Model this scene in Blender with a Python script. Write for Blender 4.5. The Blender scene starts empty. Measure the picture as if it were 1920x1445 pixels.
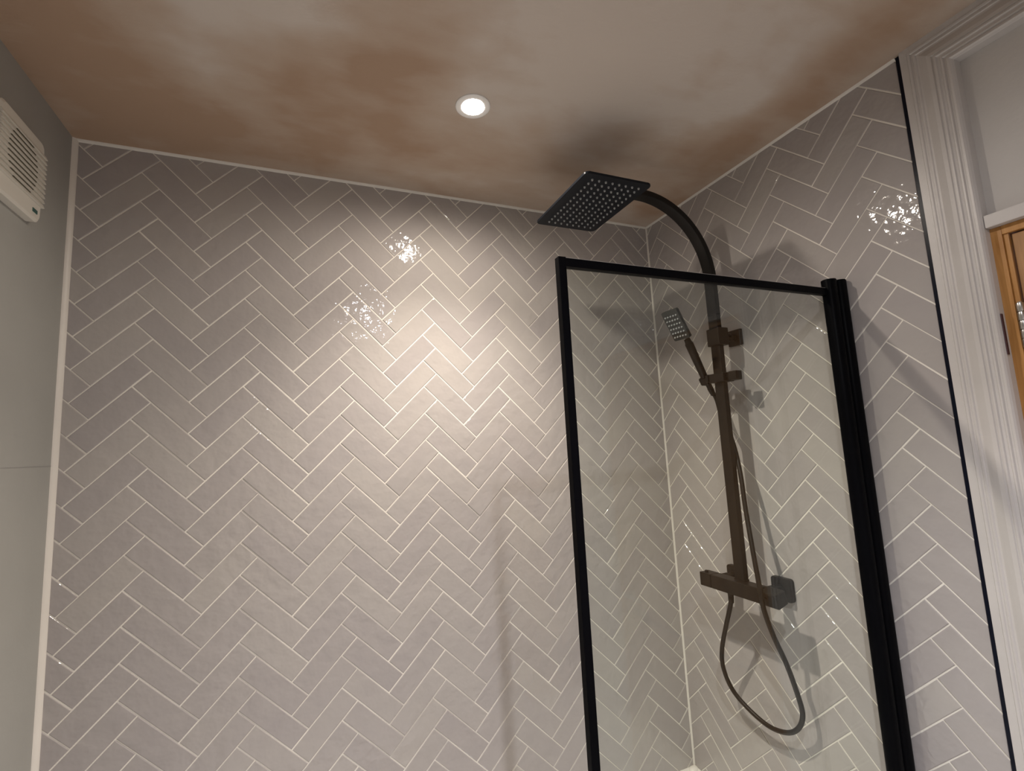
import bpy, bmesh, math, random
from mathutils import Vector, Matrix
random.seed(7)
S = bpy.context.scene
C = S.collection

# ------------------------------------------------------------------ camera
H = 2.55            # ceiling height
LX = 1.8625         # length of the tiled back wall
FY = -2.50          # front wall behind the camera
R = ((0.9220994793, -0.3835329897, -0.0513322530),
     (0.0005374406, 0.1339267820, -0.9909910838),
     (0.3869525312, 0.9137647744, 0.1236999422))     # rows: right, down, forward
CP = Vector((-1.2887, -1.5350, 1.6834))
cd = bpy.data.cameras.new('camera')
cam = bpy.data.objects.new('camera', cd); C.objects.link(cam)
M = Matrix(((R[0][0], -R[1][0], -R[2][0], CP.x),
            (R[0][1], -R[1][1], -R[2][1], CP.y),
            (R[0][2], -R[1][2], -R[2][2], CP.z),
            (0, 0, 0, 1)))
cam.matrix_world = M
cd.sensor_width = 36; cd.sensor_fit = 'HORIZONTAL'
cd.lens = 909.73 / 1920 * 36
cd.clip_start = 0.02
S.camera = cam
S.view_settings.view_transform = 'Standard'
S.view_settings.look = 'None'
S.view_settings.gamma = 1
S.view_settings.use_curve_mapping = False
S.view_settings.exposure = 0.75

# ------------------------------------------------------------------ world and lights
w = bpy.data.worlds.new('world'); S.world = w; w.use_nodes = True
bg = w.node_tree.nodes['Background']
bg.inputs[0].default_value = (0.30, 0.42, 0.85, 1)
bg.inputs[1].default_value = 0.6

def spot(name, loc, power, size, blend, col, rad=0.015):
    l = bpy.data.lights.new(name, 'SPOT')
    l.energy = power; l.spot_size = math.radians(size); l.spot_blend = blend
    l.color = col; l.shadow_soft_size = rad
    o = bpy.data.objects.new(name, l); C.objects.link(o)
    o.location = loc
    return o
WARM = (1.0, 0.86, 0.70)
LIGHTS = [(-0.901, -0.458), (-0.958, -1.490)]
SPOT_W = (50, 82)
SPILL_W = (9, 9.5)
COLS = ((1.0, 0.90, 0.79), (0.93, 0.93, 1.0))
for (lx, ly), pw, sw, cl in zip(LIGHTS, SPOT_W, SPILL_W, COLS):
    spot('downlight_beam', (lx, ly, H - 0.012), pw, 115, 1.0, cl)
    spot('downlight_spill', (lx, ly, H - 0.014), sw, 176, 0.6, cl)

# ------------------------------------------------------------------ helpers
def new_mat(name):
    m = bpy.data.materials.new(name); m.use_nodes = True
    nt = m.node_tree
    return m, nt, nt.nodes['Principled BSDF']
def nd(nt, t, **kw):
    n = nt.nodes.new(t)
    for k, v in kw.items(): setattr(n, k, v)
    return n
def simple(name, col, rough=0.5, metal=0.0, bump=0.0, bscale=60, var=0.0, vscale=8, spec=0.5):
    m, nt, b = new_mat(name)
    b.inputs['Specular IOR Level'].default_value = spec
    b.inputs['Base Color'].default_value = (*col, 1)
    b.inputs['Roughness'].default_value = rough
    b.inputs['Metallic'].default_value = metal
    tc = nd(nt, 'ShaderNodeTexCoord')
    n = nd(nt, 'ShaderNodeTexNoise'); n.inputs['Scale'].default_value = vscale; n.inputs['Detail'].default_value = 4
    nt.links.new(tc.outputs['Object'], n.inputs['Vector'])
    r = nd(nt, 'ShaderNodeValToRGB')
    r.color_ramp.elements[0].position = 0.3; r.color_ramp.elements[1].position = 0.7
    r.color_ramp.elements[0].color = (*[c * (1 - var) for c in col], 1)
    r.color_ramp.elements[1].color = (*[min(1, c * (1 + var)) for c in col], 1)
    nt.links.new(n.outputs['Fac'], r.inputs['Fac']); nt.links.new(r.outputs['Color'], b.inputs['Base Color'])
    if bump:
        n2 = nd(nt, 'ShaderNodeTexNoise'); n2.inputs['Scale'].default_value = bscale; n2.inputs['Detail'].default_value = 3
        nt.links.new(tc.outputs['Object'], n2.inputs['Vector'])
        bp = nd(nt, 'ShaderNodeBump'); bp.inputs['Distance'].default_value = bump; bp.inputs['Strength'].default_value = 1
        nt.links.new(n2.outputs['Fac'], bp.inputs['Height']); nt.links.new(bp.outputs['Normal'], b.inputs['Normal'])
    return m

def link(name, me, mats, parent=None):
    o = bpy.data.objects.new(name, me)
    for m in (mats if isinstance(mats, (list, tuple)) else [mats]): me.materials.append(m)
    C.objects.link(o)
    if parent: o.parent = parent
    return o
def obj(name, bm, mats, parent=None, smooth=False):
    me = bpy.data.meshes.new(name); bmesh.ops.recalc_face_normals(bm, faces=bm.faces[:]) if not getattr(bm, 'keep', False) else None
    bm.to_mesh(me); bm.free()
    if smooth:
        for p in me.polygons: p.use_smooth = True
        try: me.set_sharp_from_angle(angle=math.radians(35))
        except Exception: pass
    return link(name, me, mats, parent)
def tag(o, label=None, cat=None, group=None, kind=None):
    if label: o['label'] = label
    if cat: o['category'] = cat
    if group: o['group'] = group
    if kind: o['kind'] = kind
    return o
def struct(o, label=None):
    o['kind'] = 'structure'
    if label: o['label'] = label
    return o
def thing(name, loc, label, cat, group=None):
    o = bpy.data.objects.new(name, None); C.objects.link(o); o.location = loc
    o.empty_display_size = 0.05
    return tag(o, label, cat, group)
def box(bm, lo, hi, bev=0.0, seg=2, mat=None):
    b2 = bmesh.new()
    bmesh.ops.create_cube(b2, size=1)
    for v in b2.verts:
        v.co = Vector([lo[i] + (v.co[i] + .5) * (hi[i] - lo[i]) for i in range(3)])
    if bev: bmesh.ops.bevel(b2, geom=b2.edges[:], offset=bev, segments=seg, profile=.5, affect='EDGES')
    merge(bm, b2, mat)
def merge(bm, b2, mat=None, T=None):
    if T is not None: bmesh.ops.transform(b2, matrix=T, verts=b2.verts[:])
    vm = {v: bm.verts.new(v.co) for v in b2.verts}
    for f in b2.faces:
        try: nf = bm.faces.new([vm[v] for v in f.verts]); nf.material_index = f.material_index if mat is None else mat
        except ValueError: pass
    b2.free()
def obox(bm, c, ax, ay, az, sx, sy, sz, bev=0.0, seg=2):
    """oriented box: centre c, unit axes, full sizes"""
    b2 = bmesh.new(); bmesh.ops.create_cube(b2, size=1)
    for v in b2.verts: v.co = Vector((v.co.x * sx, v.co.y * sy, v.co.z * sz))
    if bev: bmesh.ops.bevel(b2, geom=b2.edges[:], offset=bev, segments=seg, profile=.5, affect='EDGES')
    T = Matrix((( ax[0], ay[0], az[0], c[0]), (ax[1], ay[1], az[1], c[1]), (ax[2], ay[2], az[2], c[2]), (0, 0, 0, 1)))
    merge(bm, b2, None, T)
def cyl(bm, a, b, r, n=24, r2=None, bev=0.0):
    a = Vector(a); b = Vector(b); d = b - a
    b2 = bmesh.new()
    bmesh.ops.create_cone(b2, cap_ends=True, segments=n, radius1=r, radius2=r if r2 is None else r2, depth=d.length)
    if bev:
        es = [e for e in b2.edges if abs(e.verts[0].co.z - e.verts[1].co.z) < 1e-6]
        bmesh.ops.bevel(b2, geom=es, offset=bev, segments=2, profile=.5, affect='EDGES')
    T = Matrix.Translation((a + b) / 2) @ d.to_track_quat('Z', 'Y').to_matrix().to_4x4()
    merge(bm, b2, None, T)
def catmull(pts, n=12):
    P = [Vector(p) for p in pts]; P = [2 * P[0] - P[1]] + P + [2 * P[-1] - P[-2]]
    out = []
    for i in range(1, len(P) - 2):
        for k in range(n):
            t = k / n
            out.append(.5 * ((2 * P[i]) + (-P[i-1] + P[i+1]) * t + (2*P[i-1] - 5*P[i] + 4*P[i+1] - P[i+2]) * t*t + (-P[i-1] + 3*P[i] - 3*P[i+1] + P[i+2]) * t**3))
    out.append(P[-2]); return out
def tube(bm, pts, r, n=14, rib=0.0, ribn=0):
    rings = []; up = None
    for i, p in enumerate(pts):
        t = (pts[min(i+1, len(pts)-1)] - pts[max(i-1, 0)]).normalized()
        if up is None: up = t.orthogonal().normalized()
        up = (up - t * up.dot(t)).normalized(); s = t.cross(up)
        rr = r * (1 + (rib if (i % 2) else 0))
        rings.append([bm.verts.new(p + (up * math.cos(2*math.pi*k/n) + s * math.sin(2*math.pi*k/n)) * rr) for k in range(n)])
    for a, b in zip(rings, rings[1:]):
        for k in range(n): bm.faces.new((a[k], a[(k+1) % n], b[(k+1) % n], b[k]))
    bm.faces.new(rings[0][::-1]); bm.faces.new(rings[-1])
def rrect(w_, h_, r, n=6):
    pts = []
    for cx, cy, a0 in ((w_/2-r, h_/2-r, 0), (-w_/2+r, h_/2-r, 90), (-w_/2+r, -h_/2+r, 180), (w_/2-r, -h_/2+r, 270)):
        for k in range(n+1):
            a = math.radians(a0 + 90*k/n); pts.append((cx + r*math.cos(a), cy + r*math.sin(a)))
    return pts
def prism(bm, pts2, f, d0, d1, bev=0.0):
    """extrude outline pts2 between depths d0,d1; f(u,v,d)->xyz"""
    b2 = bmesh.new()
    A = [b2.verts.new(f(u, v, d0)) for u, v in pts2]; B = [b2.verts.new(f(u, v, d1)) for u, v in pts2]
    n = len(A)
    fa = b2.faces.new(A[::-1]); fb = b2.faces.new(B)
    for i in range(n): b2.faces.new((A[i], A[(i+1) % n], B[(i+1) % n], B[i]))
    if bev: bmesh.ops.bevel(b2, geom=list(fa.edges) + list(fb.edges), offset=bev, segments=2, profile=.5, affect='EDGES')
    merge(bm, b2)

# ------------------------------------------------------------------ materials
def tile_mat(name):
    m, nt, b = new_mat(name)
    at = nd(nt, 'ShaderNodeAttribute', attribute_name='tile_rand')
    tc = nd(nt, 'ShaderNodeTexCoord')
    ad = nd(nt, 'ShaderNodeVectorMath', operation='MULTIPLY_ADD')
    nt.links.new(at.outputs['Color'], ad.inputs[0]); ad.inputs[1].default_value = (9, 9, 9)
    nt.links.new(tc.outputs['Object'], ad.inputs[2])
    # glaze colour: tone per tile plus a faint cloudiness inside the tile
    n = nd(nt, 'ShaderNodeTexNoise'); n.inputs['Scale'].default_value = 14; n.inputs['Detail'].default_value = 3
    nt.links.new(ad.outputs[0], n.inputs['Vector'])
    sx = nd(nt, 'ShaderNodeSeparateColor'); nt.links.new(at.outputs['Color'], sx.inputs[0])
    mx = nd(nt, 'ShaderNodeMath', operation='MULTIPLY_ADD'); mx.inputs[1].default_value = 0.55
    nt.links.new(sx.outputs[0], mx.inputs[0])
    h2 = nd(nt, 'ShaderNodeMath', operation='MULTIPLY'); h2.inputs[1].default_value = 0.45
    nt.links.new(n.outputs['Fac'], h2.inputs[0]); nt.links.new(h2.outputs[0], mx.inputs[2])
    r = nd(nt, 'ShaderNodeValToRGB'); e = r.color_ramp.elements
    e[0].position = 0.15; e[0].color = (0.375, 0.345, 0.335, 1)
    e[1].position = 0.9; e[1].color = (0.430, 0.400, 0.372, 1)
    nt.links.new(mx.outputs[0], r.inputs['Fac']); nt.links.new(r.outputs['Color'], b.inputs['Base Color'])
    b.inputs['Roughness'].default_value = 0.06
    b.inputs['IOR'].default_value = 1.5
    # hand-made undulation of the glaze
    n1 = nd(nt, 'ShaderNodeTexNoise'); n1.inputs['Scale'].default_value = 55; n1.inputs['Detail'].default_value = 1.5
    n2 = nd(nt, 'ShaderNodeTexNoise'); n2.inputs['Scale'].default_value = 16; n2.inputs['Detail'].default_value = 1
    for q in (n1, n2): nt.links.new(ad.outputs[0], q.inputs['Vector'])
    b1 = nd(nt, 'ShaderNodeBump'); b1.inputs['Distance'].default_value = 0.0011
    b2 = nd(nt, 'ShaderNodeBump'); b2.inputs['Distance'].default_value = 0.0030
    nt.links.new(n1.outputs['Fac'], b1.inputs['Height']); nt.links.new(n2.outputs['Fac'], b2.inputs['Height'])
    nt.links.new(b1.outputs['Normal'], b2.inputs['Normal']); nt.links.new(b2.outputs['Normal'], b.inputs['Normal'])
    return m
M_tile = tile_mat('glazed_tile')
M_grout = simple('grout', (0.76, 0.72, 0.65), 0.85, bump=0.0008, bscale=300, var=0.06)
M_sil = simple('silicone', (0.70, 0.66, 0.60), 0.45, var=0.03)
M_paint = simple('grey_paint', (0.345, 0.340, 0.315), 0.62, bump=0.0006, bscale=45, var=0.05, vscale=3)
M_white = simple('white_gloss_paint', (0.53, 0.50, 0.478), 0.38, bump=0.0004, bscale=120, var=0.04, vscale=10)
M_panel = simple('cream_wall_paint', (0.50, 0.475, 0.45), 0.6, bump=0.0005, bscale=80, var=0.03)
M_plast = simple('white_plastic', (0.66, 0.63, 0.56), 0.4, var=0.02)
M_dslot = simple('dark_slot', (0.10, 0.09, 0.06), 0.7)
M_black = simple('matt_black_metal', (0.0022, 0.0022, 0.003), 0.42, bump=0.00005, bscale=400, var=0.15, spec=0.04)
M_trim = simple('black_tile_trim', (0.004, 0.005, 0.012), 0.30, spec=0.15)
M_shower = simple('matt_black_shower', (0.011, 0.009, 0.0075), 0.40, bump=0.00006, bscale=500, var=0.2, vscale=20, spec=0.22)
M_shead = simple('slate_black_plate', (0.010, 0.012, 0.016), 0.35, var=0.1, spec=0.12)
M_noz = simple('grey_rubber', (0.34, 0.35, 0.35), 0.5, var=0.1)
M_chrome = simple('worn_steel', (0.55, 0.53, 0.50), 0.28, metal=1.0, var=0.15, vscale=60)
M_front = simple('white_wall_paint', (0.80, 0.79, 0.77), 0.6, var=0.02)
M_enamel = simple('white_enamel', (0.86, 0.85, 0.83), 0.15)
M_floor = simple('pale_floor_tile', (0.66, 0.64, 0.62), 0.35, var=0.04)
M_badge = simple('green_badge', (0.03, 0.09, 0.08), 0.4)

def wood_mat(name, c0, c1):
    m, nt, b = new_mat(name)
    tc = nd(nt, 'ShaderNodeTexCoord'); mp = nd(nt, 'ShaderNodeMapping'); mp.inputs['Scale'].default_value = (14, 14, 1.2)
    nt.links.new(tc.outputs['Object'], mp.inputs[0])
    n = nd(nt, 'ShaderNodeTexNoise'); n.inputs['Scale'].default_value = 6; n.inputs['Detail'].default_value = 6; n.inputs['Distortion'].default_value = .6
    nt.links.new(mp.outputs[0], n.inputs['Vector'])
    r = nd(nt, 'ShaderNodeValToRGB'); e = r.color_ramp.elements
    e[0].position = .32; e[0].color = (*c0, 1); e[1].position = .68; e[1].color = (*c1, 1)
    nt.links.new(n.outputs['Fac'], r.inputs['Fac']); nt.links.new(r.outputs['Color'], b.inputs['Base Color'])
    b.inputs['Roughness'].default_value = 0.42
    return m
M_door = wood_mat('varnished_pine_door', (0.27, 0.135, 0.05), (0.40, 0.215, 0.09))
M_frame = wood_mat('varnished_pine_frame', (0.34, 0.15, 0.035), (0.50, 0.25, 0.075))

def plaster_mat():
    """fresh plaster that has dried pale in places and is still brown in others"""
    m, nt, b = new_mat('drying_plaster')
    tc = nd(nt, 'ShaderNodeTexCoord')
    def noise(scale, det, dist=0, vec=None, loc=(0, 0, 0), sc=(1, 1, 1)):
        mp = nd(nt, 'ShaderNodeMapping'); mp.inputs['Location'].default_value = loc; mp.inputs['Scale'].default_value = sc
        nt.links.new(tc.outputs['Object'], mp.inputs[0])
        n = nd(nt, 'ShaderNodeTexNoise'); n.inputs['Scale'].default_value = scale; n.inputs['Detail'].default_value = det
        n.inputs['Distortion'].default_value = dist
        nt.links.new(mp.outputs[0], n.inputs['Vector']); return n.outputs['Fac']
    def math_(op, a, b_, c=None, clamp=False):
        n = nd(nt, 'ShaderNodeMath', operation=op, use_clamp=clamp)
        for i, v in enumerate((a, b_, c)):
            if v is None: continue
            if isinstance(v, (int, float)): n.inputs[i].default_value = v
            else: nt.links.new(v, n.inputs[i])
        return n.outputs[0]
    warp = nd(nt, 'ShaderNodeTexNoise'); warp.inputs['Scale'].default_value = 3.2; warp.inputs['Detail'].default_value = 3
    nt.links.new(tc.outputs['Object'], warp.inputs['Vector'])
    wv = nd(nt, 'ShaderNodeVectorMath', operation='MULTIPLY_ADD'); wv.inputs[1].default_value = (.34, .34, 0)
    nt.links.new(warp.outputs['Color'], wv.inputs[0]); nt.links.new(tc.outputs['Object'], wv.inputs[2])
    # damp patches (x, y, radius, weight); negative weight: dried pale earlier
    acc = math_('MULTIPLY', noise(2.6, 4, .5), 1.0)
    acc = math_('ADD', acc, math_('MULTIPLY', noise(9, 4, .3, sc=(1, 2.2, 1)), 0.35))
    for (px_, py_, rx, ry, wt) in PATCHES:
        sb = nd(nt, 'ShaderNodeVectorMath', operation='SUBTRACT'); sb.inputs[1].default_value = (px_ + .17, py_ + .17, 0)
        nt.links.new(wv.outputs[0], sb.inputs[0])
        dv = nd(nt, 'ShaderNodeVectorMath', operation='MULTIPLY'); dv.inputs[1].default_value = (1 / rx, 1 / ry, 0)
        nt.links.new(sb.outputs[0], dv.inputs[0])
        ln = nd(nt, 'ShaderNodeVectorMath', operation='LENGTH'); nt.links.new(dv.outputs[0], ln.inputs[0])
        mr = nd(nt, 'ShaderNodeMapRange', interpolation_type='SMOOTHSTEP'); mr.inputs['From Min'].default_value = 0; mr.inputs['From Max'].default_value = 1.3
        mr.inputs['To Min'].default_value = wt; mr.inputs['To Max'].default_value = 0
        nt.links.new(ln.outputs['Value'], mr.inputs['Value'])
        acc = math_('ADD', acc, mr.outputs[0])
    r = nd(nt, 'ShaderNodeValToRGB'); e = r.color_ramp.elements
    e[0].position = .42; e[0].color = (0.590, 0.525, 0.465, 1)
    e[1].position = 1.0; e[1].color = (0.400, 0.275, 0.190, 1)
    x = e.new(.68); x.color = (0.495, 0.395, 0.315, 1)
    nt.links.new(acc, r.inputs['Fac'])
    nt.links.new(r.outputs['Color'], b.inputs['Base Color'])
    b.inputs['Roughness'].default_value = .75
    bp = nd(nt, 'ShaderNodeBump'); bp.inputs['Distance'].default_value = .0008
    nt.links.new(noise(30, 3, sc=(1, 3, 1)), bp.inputs['Height']); nt.links.new(bp.outputs['Normal'], b.inputs['Normal'])
    return m
PATCHES = [(-1.80, -0.30, .28, .60, .38), (-1.45, -0.08, .60, .18, .28), (-1.10, -0.52, .13, .24, .38), (-1.06, -0.27, .12, .12, .30),
           (-1.30, -0.32, .14, .12, .22), (-0.13, -0.50, .14, .22, .30), (-0.12, -0.97, .14, .40, .32), (-0.05, -0.15, .12, .12, .28),
           (-1.48, -0.62, .24, .22, -.35), (-0.62, -0.75, .34, .40, -.38), (-0.85, -0.10, .2, .07, -.15), (-0.30, -0.60, .12, .2, -.15)]
M_plaster = plaster_mat()

def glass_mat():
    m = bpy.data.materials.new('clear_glass'); m.use_nodes = True; nt = m.node_tree
    for n in list(nt.nodes): nt.nodes.remove(n)
    o = nd(nt, 'ShaderNodeOutputMaterial'); mix = nd(nt, 'ShaderNodeMixShader')
    tr = nd(nt, 'ShaderNodeBsdfTransparent'); tr.inputs[0].default_value = (0.965, 0.985, 0.965, 1)
    gl = nd(nt, 'ShaderNodeBsdfGlossy'); gl.inputs['Roughness'].default_value = 0.0
    lw = nd(nt, 'ShaderNodeLayerWeight'); lw.inputs['Blend'].default_value = .5
    pw_ = nd(nt, 'ShaderNodeMath', operation='POWER'); pw_.inputs[1].default_value = 5; nt.links.new(lw.outputs['Facing'], pw_.inputs[0])
    fr = nd(nt, 'ShaderNodeMath', operation='MULTIPLY_ADD'); fr.inputs[1].default_value = .9; fr.inputs[2].default_value = .035
    nt.links.new(pw_.outputs[0], fr.inputs[0])
    nt.links.new(fr.outputs[0], mix.inputs[0]); nt.links.new(tr.outputs[0], mix.inputs[1]); nt.links.new(gl.outputs[0], mix.inputs[2])
    nt.links.new(mix.outputs[0], o.inputs[0]); return m
M_glass = glass_mat()
def emis(name, col, s):
    m, nt, b = new_mat(name); b.inputs['Emission Color'].default_value = (*col, 1); b.inputs['Emission Strength'].default_value = s
    b.inputs['Base Color'].default_value = (.8, .8, .8, 1); return m
M_led = emis('led_lens', (1.0, 0.90, 0.76), 70)

# ------------------------------------------------------------------ tiled walls (herringbone)
G = 0.085                      # vertical period
NN = 3.009                     # tile length / width
TW = G / math.sqrt(2)          # tile pitch
def clip(poly, lo, hi):
    def cut(P, ins, isec):
        out = []
        for i in range(len(P)):
            a, b = P[i-1], P[i]
            if ins(b):
                if not ins(a): out.append(isec(a, b))
                out.append(b)
            elif ins(a): out.append(isec(a, b))
        return out
    for ax in (0, 1):
        for val, sg in ((lo[ax], 1), (hi[ax], -1)):
            if not poly: return poly
            ins = lambda p: (p[ax] - val) * sg >= 0
            def isec(a, b):
                t = (val - a[ax]) / (b[ax] - a[ax]); return (a[0] + t * (b[0] - a[0]), a[1] + t * (b[1] - a[1]))
            poly = cut(poly, ins, isec)
    return poly
def clean(P):
    out = []
    for p in P:
        if not out or math.hypot(p[0]-out[-1][0], p[1]-out[-1][1]) > 1e-4: out.append(p)
    if len(out) > 1 and math.hypot(out[0][0]-out[-1][0], out[0][1]-out[-1][1]) < 1e-4: out.pop()
    return out
def inset(P, d):
    n = len(P); L = []
    for i in range(n):
        a, b = P[i], P[(i+1) % n]; ex, ey = b[0]-a[0], b[1]-a[1]; l = math.hypot(ex, ey)
        nx, ny = -ey/l, ex/l
        L.append((a[0]+nx*d, a[1]+ny*d, ex/l, ey/l))
    out = []
    for i in range(n):
        x1, y1, dx1, dy1 = L[i-1]; x2, y2, dx2, dy2 = L[i]
        den = dx1*dy2 - dy1*dx2
        if abs(den) < 1e-3: out.append((x2, y2)); continue
        t = ((x2-x1)*dy2 - (y2-y1)*dx2)/den; out.append((x1+dx1*t, y1+dy1*t))
    return out
def area(P): return .5*sum(P[i-1][0]*P[i][1]-P[i][0]*P[i-1][1] for i in range(len(P)))
def tiled(name, lo, hi, ub, vb, f, body):
    """lo/hi: wall rectangle (s,z); ub,vb lattice phase; f(s,z,d)->xyz (d>0 into the room)"""
    bm = bmesh.new(); col = bm.loops.layers.color.new('tile_rand')
    rnd = random.Random(11)
    g = 0.0030
    def P(a, b): return (((a - b)/2 - ub)*G, H + ((a + b)/2 - vb)*G)
    N = 60
    eps = g/2/TW
    for k in range(-120, 120):
        for m_ in range(-12, 14):
            a0, b0 = k + m_*NN, k - m_*NN
            for (x0, x1, y0, y1) in ((0, NN, 0, 1), (0, 1, 1, 1+NN)):
                j = [rnd.uniform(-1, 1)*.006 for _ in range(4)]
                poly = [P(a0+x0+eps+j[0], b0+y0+eps+j[1]), P(a0+x1-eps+j[2], b0+y0+eps+j[1]), P(a0+x1-eps+j[2], b0+y1-eps+j[3]), P(a0+x0+eps+j[0], b0+y1-eps+j[3])]
                cs = sum(p[0] for p in poly)/4; cz = sum(p[1] for p in poly)/4
                if cs < lo[0]-.12 or cs > hi[0]+.12 or cz < lo[1]-.12 or cz > hi[1]+.12: continue
                poly = clean(clip(poly, lo, hi))
                if len(poly) < 3: continue
                if area(poly) < 0: poly = poly[::-1]
                if area(poly) < 6e-5: continue
                rc = (rnd.random(), rnd.random(), rnd.random(), 1)
                tx, tz, t0 = rnd.gauss(0, .0040), rnd.gauss(0, .0040), rnd.gauss(0, .00022)
                lim = max(abs(tx*(p[0]-cs) + tz*(p[1]-cz)) for p in poly)
                if lim > .00055: tx *= .00055/lim; tz *= .00055/lim
                t0 = max(-.00035, min(.00045, t0))
                hgt = lambda p: t0 + tx*(p[0]-cs) + tz*(p[1]-cz)
                rings = []
                Q = poly
                for dd, ins in ((-.0035, 0), (-.0011, 0), (-.0003, .0007), (0.0, .0018)):
                    q = inset(poly, ins) if ins else poly
                    if ins and area(q) < 1e-5: break
                    rings.append([bm.verts.new(f(p[0], p[1], dd + hgt(p))) for p in q])
                fs = []
                for A, B in zip(rings, rings[1:]):
                    for i in range(len(A)): fs.append(bm.faces.new((A[i], A[(i+1) % len(A)], B[(i+1) % len(A)], B[i])))
                fs.append(bm.faces.new(rings[-1]))
                for fc in fs:
                    fc.material_index = 0; fc.smooth = False
                    for lp in fc.loops: lp[col] = rc
    # grout bed and wall body
    body(bm)
    me = bpy.data.meshes.new(name)
    bm.to_mesh(me); bm.free()
    return struct(link(name, me, [M_tile, M_grout, M_panel]))

def body_back(bm): box(bm, (-LX - .12, .0013, -.1), (.12, .12, H + .1), mat=1)
wb = tiled('wall_back', (-LX + .002, .30), (-.002, H - .002), 12.1332, 15.78898,
           lambda s, z, d: (s, -d, z), body_back)
TRY = -.934
def body_right(bm):
    box(bm, (.0013, TRY, -.1), (.12, 0.0, H + .1), mat=1)
wr = tiled('wall_right', (.002, .30), (-TRY - .001, H - .002), -5.67184, .79505,
           lambda s, z, d: (-d, -s, z), body_right)
# lower tiles continue behind the bath; rest of the right wall with the doorway
DY0, DY1, DZ = -1.044, -1.846, 2.072
bm = bmesh.new()
box(bm, (0, DY0, 0), (.12, TRY - .0, H)); box(bm, (0, FY, 0), (.12, DY1, H)); box(bm, (0, DY1, DZ), (.12, DY0, H))
struct(obj('wall_right', bm, M_panel), 'cream painted right wall around the doorway')
bm = bmesh.new(); box(bm, (-LX - .12, FY, 0), (-LX, 0, H))
struct(obj('wall_left', bm, M_paint))
# hairline seam of the boarding in the left wall
bm = bmesh.new(); box(bm, (-LX - .002, -1.2, 1.6915), (-LX + .0004, -.0, 1.6930))
struct(obj('trim_1', bm, simple('seam', (.27, .265, .25), .7)), 'hairline board seam across the grey left wall')
bm = bmesh.new(); box(bm, (-LX, FY - .12, 0), (.12, FY, H))
struct(obj('wall_front', bm, M_front))
bm = bmesh.new(); box(bm, (-LX - .12, FY - .12, H), (.12, .12, H + .1))
struct(obj('ceiling', bm, M_plaster))
bm = bmesh.new(); box(bm, (-LX - .12, FY - .12, -.1), (.12, .12, 0))
struct(obj('floor', bm, M_floor))

# silicone / trim beads of the tiled corner
def bead(name, a, b, n1, n2, s, label):
    """triangular-ish bead from a to b in the corner spanned by n1,n2"""
    a = Vector(a); b = Vector(b); n1 = Vector(n1); n2 = Vector(n2); bm = bmesh.new()
    prof = [(0, 0), (s, 0), (s * .93, s * .28), (s * .62, s * .62), (s * .28, s * .93), (0, s)]
    A = [bm.verts.new(a + n1 * u + n2 * v) for u, v in prof]; B = [bm.verts.new(b + n1 * u + n2 * v) for u, v in prof]
    for i in range(len(prof)): bm.faces.new((A[i], A[(i+1) % len(A)], B[(i+1) % len(A)], B[i]))
    bm.faces.new(A[::-1]); bm.faces.new(B)
    return struct(obj(name, bm, M_sil, smooth=True), label)
bead('trim_2', (-LX, 0, H), (0, 0, H), (0, -1, 0), (0, 0, -1), .0065, 'pale filler bead between ceiling and back wall tiles')
bead('trim_3', (0, TRY, H), (0, 0, H), (-1, 0, 0), (0, 0, -1), .0060, 'pale filler bead between ceiling and right wall tiles')
bead('trim_4', (-LX, 0, .5), (-LX, 0, H), (1, 0, 0), (0, -1, 0), .0105, 'pale silicone bead in the corner of the left wall')
bead('trim_5', (0, 0, .5), (0, 0, H), (-1, 0, 0), (0, -1, 0), .0052, 'pale silicone bead in the corner of the two tiled walls')
# black tile edge trim
bm = bmesh.new(); box(bm, (-.0035, TRY - .0115, 0), (.004, TRY - .0005, H - .0005), .0006)
struct(obj('trim_6', bm, M_trim), 'thin black metal tile edge trim on the right wall')

# ------------------------------------------------------------------ door surround: mitred moulding, panel, lintel, lining, door
PROF = [(0, 0), (0, .011), (.016, .012), (.018, .0145), (.0225, .0145), (.0245, .0125), (.028, .0125), (.030, .016), (.034, .0165),
        (.036, .0145), (.040, .0150), (.048, .0185), (.058, .0225), (.0665, .0240), (.0685, .0220), (.0705, .0220), (.0725, .0265), (.0765, .0270),
        (.0785, .0240), (.083, .0235), (.085, .0262), (.0885, .0265), (.0905, .0235), (.094, .0235), (.096, .0275), (.1005, .0280), (.1035, .025), (.106, .020), (.107, 0)]
PROF = [(d * .93, h) for d, h in PROF]
AY0 = TRY - .0115
def moulding(name, path, inn, label):
    """path: corner points (y,z) of the outer edge; inn: inward directions at each point (y,z)"""
    bm = bmesh.new(); rings = []
    for (y, z), (iy, iz) in zip(path, inn):
        rings.append([bm.verts.new((-h, y + iy * d, z + iz * d)) for d, h in PROF])
    for A, B in zip(rings, rings[1:]):
        for i in range(len(PROF) - 1): bm.faces.new((A[i], A[i+1], B[i+1], B[i]))
    bm.faces.new(rings[0]); bm.faces.new(rings[-1])
    o = obj(name, bm, M_white, smooth=False)
    return struct(o, label)
AY1 = DY1 - .1017
moulding('trim_7', [(AY0, 0), (AY0, H)], [(-1, 0), (-1, -1)], 'white reeded moulding upright beside the black tile trim')
moulding('trim_8', [(AY0, H), (AY1, H)], [(-1, -1), (1, -1)], 'white reeded moulding along the ceiling over the door')
moulding('trim_9', [(AY1, H), (AY1, 0)], [(1, -1), (1, 0)], 'white reeded moulding upright on the near side of the door')
bm = bmesh.new(); box(bm, (-.020, DY1, DZ), (-.0, DY0 - .0012, DZ + .0265), .0012)
struct(obj('trim_10', bm, M_white), 'white lintel strip between the panel and the door')
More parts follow.
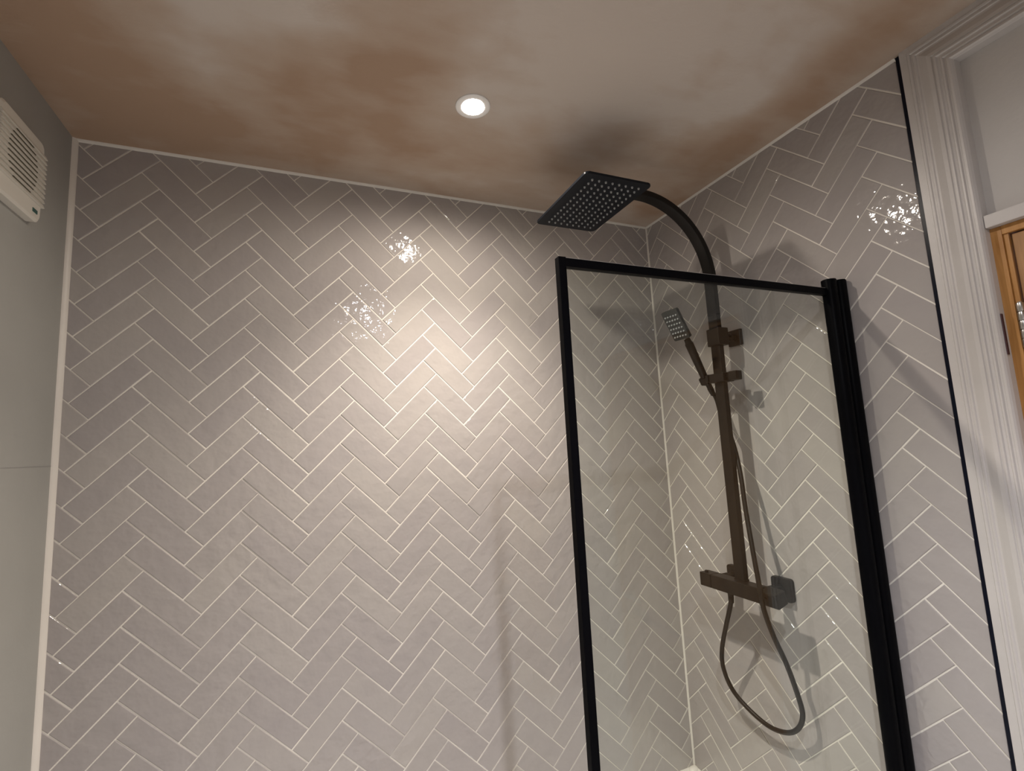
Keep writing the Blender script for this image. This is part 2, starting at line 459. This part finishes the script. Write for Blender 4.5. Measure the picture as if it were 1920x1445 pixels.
# door lining
dn = struct(bpy.data.objects.new('door_1', None), 'varnished pine door in a pine frame'); C.objects.link(dn); dn.location = (0, DY0, 0)
def dl(p): return (p[0], p[1] - DY0, p[2])
bm = bmesh.new()
box(bm, dl((-.004, DY0 - .018, 0)), dl((.115, DY0, DZ)), .001)
box(bm, dl((-.004, DY1, 0)), dl((.115, DY1 + .018, DZ)), .001)
box(bm, dl((-.004, DY1 + .018, DZ - .018)), dl((.115, DY0 - .018, DZ)), .001)
obj('door_frame', bm, M_frame, dn)
bm = bmesh.new()
box(bm, dl((-.0005, DY0 - .0262, .006)), dl((.018, DY0 - .0180, DZ - .004)), .0012)
lf0 = obj('door_stop', bm, M_frame, dn)
bm = bmesh.new()
x0, x1 = .002, .042
y0, y1, z0_, z1_ = DY1 + .021, DY0 - .0295, .006, DZ - .0215
box(bm, dl((x0, y0, z0_)), dl((x1, y0 + .1, z1_)), .002); box(bm, dl((x0, y1 - .1, z0_)), dl((x1, y1, z1_)), .002)
for za, zb in ((z0_, z0_ + .2), (.95, 1.12), (z1_ - .1, z1_)): box(bm, dl((x0, y0 + .1, za)), dl((x1, y1 - .1, zb)), .002)
box(bm, dl((x0 + .014, y0 + .1, z0_ + .2)), dl((x1 - .014, y1 - .1, .95))); box(bm, dl((x0 + .014, y0 + .1, 1.12)), dl((x1 - .014, y1 - .1, z1_ - .1)))
leaf = obj('door_leaf', bm, M_door, dn)
bm = bmesh.new(); cyl(bm, dl((-.03, y0 + .06, 1.03)), dl((x0, y0 + .06, 1.03)), .01); cyl(bm, dl((-.04, y0 + .05, 1.03)), dl((-.04, y0 + .17, 1.03)), .009)
obj('door_handle', bm, M_chrome, leaf, True)
for hz in (1.822, .25):
    hg = bpy.data.objects.new('hinge', None); C.objects.link(hg); hg.parent = dn; hg.location = dl((-.0045, -1.0695, hz)); hg['label'] = 'worn steel butt hinge'
    bm = bmesh.new()
    for k in range(5): cyl(bm, (0, 0, k * .0178), (0, 0, k * .0178 + .0168), .0058, 16, bev=.0007)
    cyl(bm, (0, 0, -.003), (0, 0, .0905), .0036, 12)
    obj('hinge_knuckle', bm, M_chrome, hg, True)
    bm = bmesh.new(); box(bm, (.0035, -.004, 0), (.0052, .0275, .088)); obj('hinge_plate', bm, M_dslot, hg)

bm = bmesh.new(); box(bm, dl((-.0205, -1.0462, 1.812)), dl((-.0140, -1.0445, 1.894))); hsl = obj('hinge_recess', bm, simple('dark_recess', (.05, .015, .02), .6), dn); hsl['label'] = 'dark cut-out for a hinge in the edge of the moulding'

# ------------------------------------------------------------------ bath and screen
RIM = .495
bt = thing('bathtub', (-LX / 2, -.37, 0), 'white bath under the tiled walls, only its rim corner showing at the bottom', 'bathtub')
bm = bmesh.new()
def ring(cx, cy, wx_, wy_, r, z, n=8): return [bm.verts.new((cx + u, cy + v, z)) for u, v in rrect(wx_, wy_, r, n)]
L0 = LX - .006; W0 = .734
rs = [ring(0, 0, L0, W0, .01, 0), ring(0, 0, L0, W0, .01, RIM - .006), ring(0, 0, L0 - .008, W0 - .008, .012, RIM), ring(0, 0, L0 - .10, W0 - .12, .10, RIM),
      ring(0, 0, L0 - .12, W0 - .14, .10, RIM - .012), ring(.02, 0, L0 - .30, W0 - .26, .12, .14), ring(.02, 0, L0 - .42, W0 - .36, .10, .10)]
for A, B in zip(rs, rs[1:]):
    for i in range(len(A)): bm.faces.new((A[i], A[(i+1) % len(A)], B[(i+1) % len(A)], B[i]))
bm.faces.new(rs[-1]); bm.faces.new(rs[0][::-1])
obj('tub', bm, M_enamel, bt, True)
bm = bmesh.new(); cyl(bm, (.55, 0, .0995), (.55, 0, .104), .035, 32, bev=.001); obj('drain', bm, M_chrome, bt, True)
bead('trim_11', (-LX, 0, RIM - .001), (0, 0, RIM - .001), (0, -1, 0), (0, 0, 1), .012, 'white silicone bead between bath and back wall')
bead('trim_12', (0, -.73, RIM - .001), (0, 0, RIM - .001), (-1, 0, 0), (0, 0, 1), .012, 'white silicone bead between bath and right wall')
bm = bmesh.new()
bmesh.ops.create_icosphere(bm, subdivisions=3, radius=1)
for v in bm.verts: v.co = Vector((-.012 + v.co.x * .022, -.010 + v.co.y * .016, RIM + .004 + v.co.z * .012))
struct(obj('trim_13', bm, M_sil, smooth=True), 'blob of white silicone in the bath corner')

SY = -.735
sc = thing('bath_screen', (-.42, SY, RIM), 'clear glass bath screen with a thin black frame fixed to the right wall', 'shower screen')
def sl(p): return (p[0] + .42, p[1] - SY, p[2] - RIM)
XL, XR, ZT = -.8415, -.062, 2.043
bm = bmesh.new(); box(bm, sl((XL + .006, SY - .0030, RIM + .012)), sl((XR + .004, SY + .0030, ZT - .004))); obj('glass_pane', bm, M_glass, sc)
bm = bmesh.new(); box(bm, sl((XL + .0005, SY - .0075, ZT - .0175)), sl((XR, SY + .0075, ZT)), .0008); obj('top_rail', bm, M_black, sc)
bm = bmesh.new(); box(bm, sl((XL + .003, SY - .0045, ZT)), sl((XR + .002, SY + .0045, ZT + .0018)), .0004); sp_ = obj('rail_glint_strip', bm, simple('painted_rail_glint', (.42, .39, .36), .4, var=.02), sc); sp_['label'] = 'thin pale strip painted as lamp light along the top of the frame'  # pale colour paints the lamp light caught along the rail's top face
bm = bmesh.new(); box(bm, sl((XL, SY - .008, RIM + .004)), sl((XL + .0165, SY + .008, ZT + .0015)), .0008); obj('side_stile', bm, M_black, sc)
bm = bmesh.new(); box(bm, sl((XL + .0165, SY - .0075, RIM + .004)), sl((XR, SY + .0075, RIM + .02)), .0008); obj('bottom_rail', bm, M_black, sc)
def lobe(bm, x0, x1, yc, ry, z0, z1, p=3.0):
    pts = []
    for k in range(36):
        a = 2 * math.pi * k / 36; c_, s_ = math.cos(a), math.sin(a)
        pts.append(((x0 + x1) / 2 + (x1 - x0) / 2 * math.copysign(abs(c_) ** (2 / p), c_), yc + ry * math.copysign(abs(s_) ** (2 / p), s_)))
    prism(bm, pts, lambda u, v, d: sl((u, v, d)), z0, z1, .0012)
bm = bmesh.new(); lobe(bm, -.0315, -.0005, SY - .004, .019, RIM + .002, 2.066); obj('wall_profile', bm, M_black, sc, True)
bm = bmesh.new(); lobe(bm, -.066, -.0325, SY - .004, .0165, RIM + .004, 2.066, 2.4); obj('hinge_profile', bm, M_black, sc, True)

# ------------------------------------------------------------------ recessed downlights
def downlight(loc, label):
    t = thing('recessed_downlight', (loc[0], loc[1], H), label, 'ceiling light', 'recessed ceiling downlights')
    bm = bmesh.new()
    prof = [(.0445, 0), (.0445, -.0022), (.0430, -.0034), (.0400, -.0036), (.0300, -.0030), (.0285, 0)]
    n = 48; rr = [[bm.verts.new((r * math.cos(2*math.pi*k/n), r * math.sin(2*math.pi*k/n), z)) for k in range(n)] for r, z in prof]
    for A, B in zip(rr, rr[1:]):
        for k in range(n): bm.faces.new((A[k], A[(k+1) % n], B[(k+1) % n], B[k]))
    obj('bezel', bm, M_enamel, t, True)
    bm = bmesh.new(); b2 = bmesh.new()
    bmesh.ops.create_uvsphere(b2, u_segments=32, v_segments=12, radius=1)
    for v in b2.verts: v.co = Vector((v.co.x * .0280, v.co.y * .0280, min(v.co.z, 0) * .0036 - .0010))
    merge(bm, b2); obj('lens', bm, M_led, t, True)
downlight(LIGHTS[0], 'lit white round downlight in the plaster ceiling over the bath')
downlight(LIGHTS[1], 'lit white round downlight in the ceiling above the middle of the room')

# ------------------------------------------------------------------ extractor fan on the left wall
fx = -LX
fan = thing('extractor_fan', (fx, -.272, 2.323), 'white square extractor fan grille high on the grey left wall', 'extractor fan')
FW, FH, FD = .174, .190, .021
ff = lambda u, v, d: (d, u, v)
bm = bmesh.new()
prism(bm, rrect(FW, FH, .016, 3), ff, 0, .008, 0)
# tray front with rounded edges and a sunken grille field
A_ = rrect(FW, FH, .016, 3); B_ = rrect(FW - .010, FH - .010, .014, 3)
b2 = bmesh.new()
r0 = [b2.verts.new((.008, u, v)) for u, v in A_]; r1 = [b2.verts.new((.016, u, v)) for u, v in A_]; r2 = [b2.verts.new((FD - .001, u, v)) for u, v in B_]
for P1, P2 in ((r0, r1), (r1, r2)):
    for i in range(len(P1)): b2.faces.new((P1[i], P1[(i+1) % len(P1)], P2[(i+1) % len(P1)], P2[i]))
b2.faces.new(r2); merge(bm, b2)
cov = obj('cover', bm, M_plast, fan)
# louvres: wedge slats, each running right round onto the side edges
NL = 11; zt, zb = .063, -.052
for k in range(NL):
    z = zt - (zt - zb) * k / (NL - 1)
    bm = bmesh.new()
    prof = [(.008, z + .0052), (FD + .0005, z + .0052), (FD + .0038, z - .0030), (FD + .0005, z - .0036), (.008, z - .0036)]
    hw = FW / 2 + .0022
    A = [bm.verts.new((d, -hw, zz)) for d, zz in prof]; B = [bm.verts.new((d, hw, zz)) for d, zz in prof]
    for i in range(5): bm.faces.new((A[i], A[(i+1) % 5], B[(i+1) % 5], B[i]))
    bm.faces.new(A[::-1]); bm.faces.new(B)
    obj('louvre', bm, M_plast, fan)
    if k < NL - 1:
        wd = .056 * math.sqrt(1 - ((k - 4.5) / 5.6) ** 2)
        bm = bmesh.new(); box(bm, (FD - .0006, -wd, z - .0060), (FD + .0014, wd, z - .0036)); obj('vent_slot', bm, M_dslot, fan)
bm = bmesh.new(); box(bm, (FD - .0012, .050, -.079), (FD + .0002, .069, -.071)); bd = obj('badge', bm, M_badge, fan); bd['label'] = 'small dark green badge'

# ------------------------------------------------------------------ exposed shower column
RX, RY = -.088, -.390
sh = thing('shower_set', (0, RY, 1.23), 'tall matt black rigid shower column with valve bar and overhead rose on tiled wall', 'shower')
def hl(p): return (p[0], p[1] - RY, p[2] - 1.23)
PW, PD = .036, .018      # riser section along y / x
# lower riser
bm = bmesh.new(); box(bm, hl((RX - PD/2, RY - PW/2, 1.250)), hl((RX + PD/2, RY + PW/2, 2.066)), .0016); obj('riser_pipe', bm, M_shower, sh)
# upper pipe with its swan-neck bend
bm = bmesh.new()
path = [Vector((RX, 0, 2.066)), Vector((RX, 0, 2.12)), Vector((RX, 0, 2.175))]
RR = .255; cx_, cz_ = RX - RR, 2.18
for k in range(1, 31):
    a = math.radians(90 * k / 30); path.append(Vector((cx_ + RR * math.cos(a), 0, cz_ + RR * math.sin(a))))
path += [Vector((cx_ - .06, 0, cz_ + RR)), Vector((-.548, 0, cz_ + RR))]
sec = rrect(PD + .001, PW + .001, .002, 3); rings = []
for i, p in enumerate(path):
    t_ = (path[min(i+1, len(path)-1)] - path[max(i-1, 0)]).normalized(); nrm = Vector((t_.z, 0, -t_.x))
    rings.append([bm.verts.new(hl(p + nrm * u + Vector((0, RY + v, 0)))) for u, v in sec])
for A, B in zip(rings, rings[1:]):
    for k in range(len(sec)): bm.faces.new((A[k], A[(k+1) % len(sec)], B[(k+1) % len(sec)], B[k]))
bm.faces.new(rings[0][::-1]); bm.faces.new(rings[-1])
obj('shower_arm', bm, M_shower, sh, True)
HX, HY, HZ = -.526, -.392, 2.370
bm = bmesh.new(); cyl(bm, hl((HX, HY, HZ + .024)), hl((HX, HY, cz_ + RR - .004)), .010, 20); cyl(bm, hl((HX, HY, HZ + .010)), hl((HX, HY, HZ + .030)), .017, 24, .013)
obj('swivel_joint', bm, M_shower, sh, True)
bm = bmesh.new()
prism(bm, rrect(.2105, .3000, .012, 6), lambda u, v, d: hl((HX + u, HY + v, d)), HZ, HZ + .0065, .0012)
bm2 = obj('shower_head', bm, M_shead, sh, False)
# spray nozzles, 8 x 14
nb = bmesh.new(); cyl(nb, (0, 0, 0), (0, 0, -.0045), .0031, 12, .0023, bev=.0004)
nme = bpy.data.meshes.new('nozzle'); nb.to_mesh(nme); nb.free(); nme.materials.append(M_noz)
cells = []
for i in range(8):
    for j in range(14):
        cells.append((-.5985 + (.1490) * i / 7, -.5190 + .2500 * j / 13))
cells.sort(key=lambda c: (c[0] - CP.x) ** 2 + (c[1] - CP.y) ** 2)
for c in cells[:100]:
    o = bpy.data.objects.new('nozzle', nme); C.objects.link(o); o.parent = bm2; o.location = hl((c[0], c[1], HZ))
bm = bmesh.new()
for c in cells[100:]: cyl(bm, hl((c[0], c[1], HZ)), hl((c[0], c[1], HZ - .0045)), .0031, 12, .0023, bev=.0004)
o = obj('nozzles', bm, M_noz, bm2); o['kind'] = 'stuff'
# top wall bracket
bm = bmesh.new(); box(bm, hl((-.012, RY - .026, 1.969)), hl((-.0, RY + .026, 2.021)), .003); obj('bracket_plate', bm, M_shower, sh)
bm = bmesh.new(); cyl(bm, hl((-.012, RY, 1.995)), hl((-.060, RY, 1.995)), .0105, 24); cyl(bm, hl((-.030, RY, 1.995)), hl((-.052, RY, 1.995)), .0145, 24, bev=.001)
cyl(bm, hl((-.041, RY, 1.995)), hl((-.041, RY - .019, 1.997)), .004, 12)
obj('bracket_stem', bm, M_shower, sh, True)
bm = bmesh.new(); box(bm, hl((RX - .0155, RY - .0245, 1.966)), hl((-.060, RY + .0245, 2.022)), .0025); obj('bracket_collar', bm, M_shower, sh)
# slider that carries the hand shower
bm = bmesh.new(); box(bm, hl((-.113, -.4250, 1.848)), hl((-.066, -.3660, 1.8765)), .003)
box(bm, hl((-.118, -.3670, 1.853)), hl((-.092, -.3560, 1.875)), .002)
sld = obj('slider', bm, M_shower, sh)
bm = bmesh.new(); cyl(bm, hl((-.090, -.4245, 1.862)), hl((-.090, -.4330, 1.862)), .011, 24)
box(bm, hl((-.1035, -.4640, 1.848)), hl((-.0765, -.4330, 1.876)), .003); obj('slider_knob', bm, M_shower, sld)
# thermostatic bar
VX0, VX1, VZ0, VZ1 = -.120, -.080, 1.2085, 1.2500
bm = bmesh.new(); box(bm, hl((VX0, -.4740, VZ0)), hl((VX1, -.2970, VZ1)), .0022); vb_ = obj('valve_body', bm, M_shower, sh)
bm = bmesh.new(); box(bm, hl((VX0, -.2955, VZ0)), hl((VX1, -.2500, VZ1)), .0022); cyl(bm, hl((-.1, -.297, 1.229)), hl((-.1, -.290, 1.229)), .017, 24)
k1 = obj('flow_knob', bm, M_shower, sh)
bm = bmesh.new(); cyl(bm, hl((-.104, -.2660, VZ1 - .002)), hl((-.104, -.2660, VZ1 + .0055)), .0055, 16, bev=.001); obj('button', bm, M_shower, k1, True)
bm = bmesh.new(); an = math.radians(17)
obox(bm, hl((-.1, -.506, 1.2295)), (math.cos(an), 0, math.sin(an)), (0, 1, 0), (-math.sin(an), 0, math.cos(an)), .040, .053, .040, .004, 3)
cyl(bm, hl((-.1, -.484, 1.2295)), hl((-.1, -.472, 1.2295)), .017, 24)
k2 = obj('temperature_knob', bm, M_shower, sh)
bm = bmesh.new(); cp = Vector((-.1, -.497, 1.2295)) + Vector((-math.cos(an), 0, -math.sin(an))) * .020 + Vector((-math.sin(an), 0, math.cos(an))) * .008
for s_ in (1, -1):
    obox(bm, hl(cp + Vector((0, .0, 0))), Vector((0, math.cos(.7), s_ * math.sin(.7))), Vector((-1, 0, 0)), Vector((0, -s_ * math.sin(.7), math.cos(.7))), .010, .0012, .0018)
mk = obj('knob_mark', bm, M_black, k2); mk['label'] = 'small dark cross mark'
for s_, y_ in ((1, -.296), (-1, -.463)):
    bm = bmesh.new(); prism(bm, rrect(.066, .066, .009, 4), lambda u, v, d: hl((d, y_ + u, 1.229 + v)), 0, -.017, .003)
    pl = obj('wall_plate', bm, M_shower, sh, True)
    bm = bmesh.new(); cyl(bm, hl((-.017, y_, 1.229)), hl((VX1, y_, 1.229)), .014, 24); cyl(bm, hl((-.050, y_, 1.229)), hl((-.078, y_, 1.229)), .0175, 6)
    obj('connector', bm, M_shower, pl, True)
bm = bmesh.new(); box(bm, hl((RX - .0100, RY - .0190, 1.2490)), hl((RX + .0100, RY + .0190, 1.2540)), .0008); obj('riser_collar', bm, M_shower, sh)
bm = bmesh.new(); cyl(bm, hl((-.1, -.353, VZ0 + .001)), hl((-.1, -.353, VZ0 - .013)), .0095, 20, .0085, bev=.001); obj('hose_outlet', bm, M_shower, sh, True)

# ------------------------------------------------------------------ hand shower in its holder
A0 = Vector((-.0862, -.3370, 1.8469)); A1 = Vector((-.1058, -.3400, 1.8744)); A2 = Vector((-.1835, -.3650, 1.9860)); A3 = Vector((-.238, -.375, 2.0308))
# holder cradle belongs to the slider
ax_ = (A2 - A0).normalized()
sd = Vector((0, 1, 0)); sd = (sd - ax_ * sd.dot(ax_)).normalized(); nn = ax_.cross(sd)
bm = bmesh.new(); c0 = A0 + ax_ * .020
obox(bm, hl(c0 + Vector((0, .001, 0))), nn, sd, ax_, .030, .031, .026, .003)
obj('holder', bm, M_shower, sld)
hs = thing('hand_shower', tuple(A0), 'small black rectangular hand shower tilted up in its holder on the riser', 'hand shower')
def al_(p): return Vector(p) - A0
bm = bmesh.new()
st = [(A0 - ax_ * .012, .0088), (A0 + ax_ * .004, .0092), (A1 + ax_ * .002, .0115), (A1 + (A2 - A1) * .5, .0125), (A2 - ax_ * .012, .0130), (A2 - ax_ * .008, .0105), (A2 + ax_ * .004, .0095)]
rings = []
for p, r_ in st: rings.append([bm.verts.new(al_(p + (sd * math.cos(2*math.pi*k/24) + nn * math.sin(2*math.pi*k/24)) * r_)) for k in range(24)])
for A, B in zip(rings, rings[1:]):
    for k in range(24): bm.faces.new((A[k], A[(k+1) % 24], B[(k+1) % 24], B[k]))
bm.faces.new(rings[0][::-1]); bm.faces.new(rings[-1])
obj('handle', bm, M_shower, hs, True)
tl = math.radians(30); yw = math.radians(5)
nx_ = Vector((math.cos(yw), math.sin(yw), 0)); upv = -nx_ * math.sin(tl) + Vector((0, 0, math.cos(tl))); wdv = Vector((math.sin(yw), -math.cos(yw), 0)); out = upv.cross(wdv).normalized()
if out.x > 0: out = -out
HC = Vector((-.236, -.378, 2.0300))
bm = bmesh.new()
prism(bm, rrect(.062, .1000, .005, 4), lambda u, v, d: tuple(al_(HC + wdv * u + upv * v + out * d)), -.008, .004, .0012)
hp = obj('spray_plate', bm, simple('dark_grey_plate', (.030, .030, .028), .45, var=.08, spec=.3), hs)
for i in range(5):
    for j in range(6):
        bm = bmesh.new(); c_ = HC + wdv * (-.0215 + .0108 * i) + upv * (.0315 - .0138 * j)
        cyl(bm, al_(c_ + out * .0035), al_(c_ + out * .0070), .0027, 10, .0021)
        obj('nozzle', bm, M_noz, hp, True)

# ------------------------------------------------------------------ shower hose
T0 = A0 - ax_ * .012
hpts = [T0, T0 - ax_ * .045 + Vector((.0, -.004, 0)), (-.062, -.352, 1.745), (-.060, -.372, 1.700), (-.062, -.392, 1.640), (-.078, -.4185, 1.560), (-.098, -.4420, 1.455),
        (-.122, -.4741, 1.342), (-.134, -.4935, 1.260), (-.128, -.4945, 1.200), (-.104, -.4950, 1.127), (-.080, -.5065, 1.052), (-.060, -.5130, .975), (-.046, -.5103, .917),
        (-.038, -.4852, .869), (-.034, -.4416, .836), (-.034, -.3788, .825), (-.040, -.3108, .848), (-.052, -.2695, .888), (-.068, -.2589, .951), (-.080, -.2747, 1.015), (-.093, -.3160, 1.102), (-.0995, -.3460, 1.165), (-.1, -.353, 1.1960)]
cr = catmull(hpts, 10)
# resample evenly and add fine ribbing
L_ = [0]
for a, b in zip(cr, cr[1:]): L_.append(L_[-1] + (b - a).length)
N_ = int(L_[-1] / .0022); rs_ = []; j = 0
for k in range(N_ + 1):
    s_ = L_[-1] * k / N_
    while j < len(L_) - 2 and L_[j+1] < s_: j += 1
    t_ = (s_ - L_[j]) / max(1e-9, L_[j+1] - L_[j]); rs_.append(cr[j].lerp(cr[j+1], t_))
ho = thing('shower_hose', (-.1, -.353, 1.19), 'black flexible shower hose looping down from the hand shower to the valve', 'shower hose')
O_ = Vector((-.1, -.353, 1.19))
bm = bmesh.new(); tube(bm, [p - O_ for p in rs_], .0066, 14, rib=.035); obj('hose', bm, M_shower, ho, True)
bm = bmesh.new(); cyl(bm, Vector((-.1, -.353, 1.1955)) - O_, Vector((-.1, -.3515, 1.176)) - O_, .0085, 16, .0078, bev=.001); obj('hose_nut', bm, M_shower, ho, True)
bm = bmesh.new(); cyl(bm, T0 - O_, T0 - ax_ * .026 - O_, .0098, 16, .0078, bev=.001); obj('hose_cone', bm, M_shower, ho, True)
